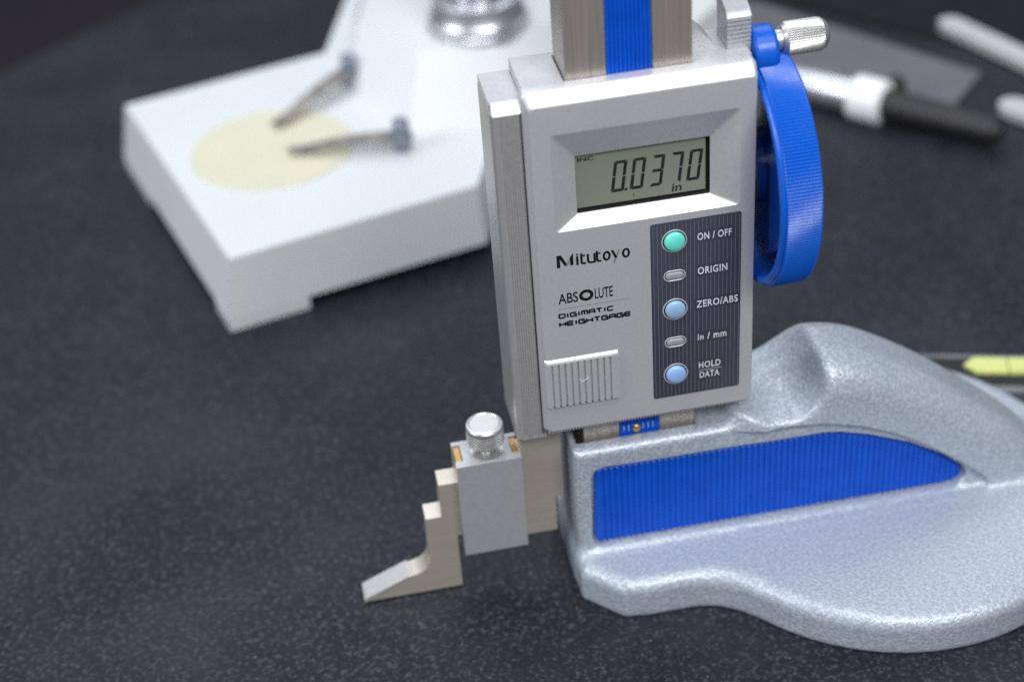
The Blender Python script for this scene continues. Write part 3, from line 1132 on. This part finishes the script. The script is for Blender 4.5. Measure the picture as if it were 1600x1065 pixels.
for r_, zz in ((rad - 0.15, 74.4), (rad - 0.1, 75.6), (rad - 0.5, 76.2), (rad - 1.1, 76.3), (rad - 1.35, 76.0), (rad - 1.7, 76.25)):
    row = [bm.verts.new((cxk + r_ * math.cos(2 * math.pi * i / n), cyk + r_ * math.sin(2 * math.pi * i / n), zz)) for i in range(n)]
    for i in range(n):
        k = (i + 1) % n
        bm.faces.new((prev[i], prev[k], row[k], row[i]))
    prev = row
bm.faces.new(prev)
obj("clamp_screw", bm, M_steelbr, clamp, smooth=25)
bm = new()
lathe(bm, [(63.2, 0), (63.2, 2.3), (64.6, 2.0), (68.2, 2.0), (68.2, 0)], (cxk, cyk, 0), (0, 0, 1), 24)
obj("screw_neck", bm, M_steelbr, clamp)

# ------------------------------------------------------------------ white inspection stand behind
ST = thing("inspection_stand", "white enamelled cast stand with cream disc and two spring clips, blurred behind the gauge", "stand", (-90, 320, 0))
top_poly = [(-151.1, 216), (-26, 249), (-8, 300), (60, 318), (150, 420), (120, 560), (-60, 520), (-86, 425), (-201, 394)]
bot_poly = [(-156.8, 214), (-24, 247), (-4, 296), (66, 312), (158, 420), (126, 568), (-62, 526), (-90, 430), (-208, 398)]
bm = new()
frustum(bm, bot_poly, 7, top_poly, 40)
obj("stand_base", bm, M_enamel, ST, bevel=3.0, seg=3, limit=20)
bm = new()


def along(i, f):
    a, b = Vector(bot_poly[i % 9]), Vector(bot_poly[(i + 1) % 9])
    p = a.lerp(b, f)
    return (p.x, p.y)


for p in ([along(0, 0), along(0, 0.30), (-118, 246), along(8, 0.885)], [along(8, 0.27), (-172, 360), (-165, 388), along(7, 0.8), along(8, 0)],
          [along(1, 0.55), along(2, 0), along(2, 0.5), (20, 345), (-2, 330)], [along(4, 0), along(4, 0.7), (110, 500), (112, 430)]):
    bm = new()
    prism(bm, p, 'z', 0.2, 8)
    obj("stand_foot", bm, M_enamel, ST, bevel=0.5)
bm = new()
hb = [(-77, 372), (-52, 312), (-6, 306), (46, 335), (90, 420), (60, 520), (-62, 480)]
ht_ = [(-66, 400), (-38, 352), (0, 345), (34, 362), (66, 425), (44, 500), (-48, 470)]
frustum(bm, hb, 39, ht_, 68)
obj("stand_boss", bm, M_enamel, ST, bevel=6, seg=4, limit=15)
bm = new()
lathe(bm, [(40.2, 0), (40.2, 43), (40.9, 42.5), (40.9, 0)], (-124, 318, 0), (0, 0, 1), 64)
part(obj("disc", bm, M_yellow, ST), "cream yellow round disc set in the stand top")
bm = new()
lathe(bm, [(66, 28), (71, 28), (72, 27), (76, 27), (78, 25.5), (86, 24), (87, 21), (87, 15), (80, 14), (80, 0)], (-2, 373, 0), (0, 0, 1), 64)
obj("chrome_collar", bm, M_chrome, ST)
bm = new()
lathe(bm, [(66, 14), (260, 14), (262, 12), (262, 0)], (-2, 373, 0), (0, 0, 1), 40)
obj("pillar", bm, M_chrome, ST)
for (px, py), (tx, ty), mt in (((-75.5, 380), (-121, 337), M_bluesteel), ((-57, 296.5), (-115.5, 307), M_bluesteel)):
    bm = new()
    lathe(bm, [(40, 0), (40, 4.4), (56.5, 4.4), (58, 3), (58, 0)], (px, py, 0), (0, 0, 1), 24)
    lathe(bm, [(45.5, 4.3), (45.5, 5.6), (49.5, 5.6), (49.5, 4.3)], (px, py, 0), (0, 0, 1), 24)
    obj("clip_post", bm, mt, ST)
    bm = new()
    d_ = Vector((tx - px, ty - py, 0))
    L_ = d_.length
    d_.normalize()
    nrm = Vector((-d_.y, d_.x, 0))
    prev = None
    for k in range(13):
        f_ = k / 12
        wv = 6.2 * (1 - 0.6 * f_)
        zz = 47.5 + 1.6 * math.sin(f_ * 3.0) - 5.8 * f_ ** 1.5 + (2.2 * max(0, f_ - 0.86) / 0.14)
        c = Vector((px, py, 0)) + d_ * (L_ * f_)
        row = [bm.verts.new((c + nrm * s * wv + Vector((0, 0, zz + t)))) for s, t in ((-1, 0), (1, 0), (1, 1.0), (-1, 1.0))]
        if prev:
            for i in range(4):
                bm.faces.new((prev[i], prev[(i + 1) % 4], row[(i + 1) % 4], row[i]))
        else:
            bm.faces.new(row)
        prev = row
    bm.faces.new(prev[::-1])
    obj("spring_clip", bm, M_darksteel, ST)

# ------------------------------------------------------------------ right-hand background tools
bm = new()
prism(bm, [(120, 560), (198, 482), (287, 353), (252, 316), (120, 380)], 'z', 0.1, 3)
po = obj("grey_vinyl_pouch", bm, M_pouch, None, bevel=1.0)
po["label"] = "flat grey vinyl pouch lying under the silver tool, blurred at upper right"
po["category"] = "pouch"
bm = new()
prism(bm, [(60, 600), (200, 500), (320, 362), (560, 380), (560, 830), (62, 830)], 'z', 0.1, 2)
mo = obj("added_dark_sheet", bm, M_darksheet, None, bevel=0.6)  # added sheet; the far corner's darkness is put into its black colour
mo["label"] = "black sheet added to darken the far right corner of the plate"
mo["category"] = "dark sheet"

TL = thing("silver_tool", "blurred silver hand tool with bright collar and black handle beside the grey pouch", "hand tool", (213, 318, 0))
a = Vector((172, 366, 0))
b = Vector((262, 270, 0))
ax = (b - a).normalized()
org = a + Vector((0, 0, 11))
bm = new()
lathe(bm, [(0, 0), (0, 9), (2, 10), (44, 10), (45, 9), (45, 0)], org, ax, 32)
obj("barrel", bm, M_chrome, TL)
bm = new()
lathe(bm, [(44, 0), (44, 11.5), (46, 13), (62, 13), (64, 11), (64, 0)], org, ax, 32)
obj("collar", bm, mat("white_plastic", (0.70, 0.72, 0.75), 0.3, noise=(60, (0.66, 0.68, 0.72), 0.35, 0.7)), TL)
bm = new()
lathe(bm, [(63, 0), (63, 8), (66, 9), (128, 8), (132, 5), (132, 0)], org, ax, 32)
obj("handle", bm, M_handle, TL)
bm = new()
lathe(bm, [(20, 0), (20, 6), (27, 6), (29, 4), (29, 0)], (229, 340, -14), (0, 0, 1), 24)
obj("lever", bm, M_handle, TL)


def bar(name, label, p0, p1, wd, hh, grp):
    t = Vector((p1[0] - p0[0], p1[1] - p0[1]))
    L_ = t.length
    ang = math.atan2(t.y, t.x)
    bm = new()
    pts = [(L_, -wd / 2), (L_, wd / 2)] + [(wd / 2 - wd / 2 * math.sin(math.radians(q)), wd / 2 * math.cos(math.radians(q))) for q in (0, 22, 45, 67, 90, 113, 135, 158, 180)]
    pts = [(p0[0] + x * math.cos(ang) - y_ * math.sin(ang), p0[1] + x * math.sin(ang) + y_ * math.cos(ang)) for x, y_ in pts]
    prism(bm, pts, 'z', 2.1, 2.1 + hh)
    o = obj(name, bm, M_rod, None, bevel=1.0)
    o["label"] = label
    o["category"] = "steel bar"
    o["group"] = grp
    return o


bar("steel_bar", "long round-ended steel bar slanting across the upper right corner", (291, 421), (350, 270), 15, 5, "steel bars at the right edge")
bar("steel_bar", "short steel bar end just below the long slanting one at the right edge", (281, 312), (340, 210), 17, 5, "steel bars at the right edge")

LV = thing("spirit_level", "grey steel level with yellow green pointed strip, half hidden behind the gauge base", "level", (180, 85, 0))
u = Vector((0.955, -0.295, 0))
v = Vector((0.295, 0.955, 0))
o0 = Vector((160, 82, 0))


def lv(bm, a0, a1, b0, b1, z0, z1, nose=0):
    pts = [(a0, (b0 + b1) / 2)] if nose else []
    pts += [(a0 + nose, b0), (a1, b0), (a1, b1), (a0 + nose, b1)]
    prism(bm, [((o0 + u * s + v * t).x, (o0 + u * s + v * t).y) for s, t in pts], 'z', z0, z1)


bm = new()
lv(bm, -30, 110, -14, 13, 0.1, 7)
obj("level_body", bm, mat("grey_steel_frame", (0.30, 0.30, 0.32), 0.35, 0.7, noise=(60, (0.18, 0.18, 0.2), 0.35, 0.7)), LV, bevel=0.8)
bm = new()
lv(bm, -26, 106, -9, 10, 6.9, 7.4)
obj("window", bm, M_black, LV)
for a0, a1, nose in ((1.5, 20.4, 5), (20.9, 62, 0.01)):
    bm = new()
    lv(bm, a0, a1, -2, 8.6, 7.3, 9.0, nose)
    obj("vial", bm, M_vial, LV, bevel=0.5)
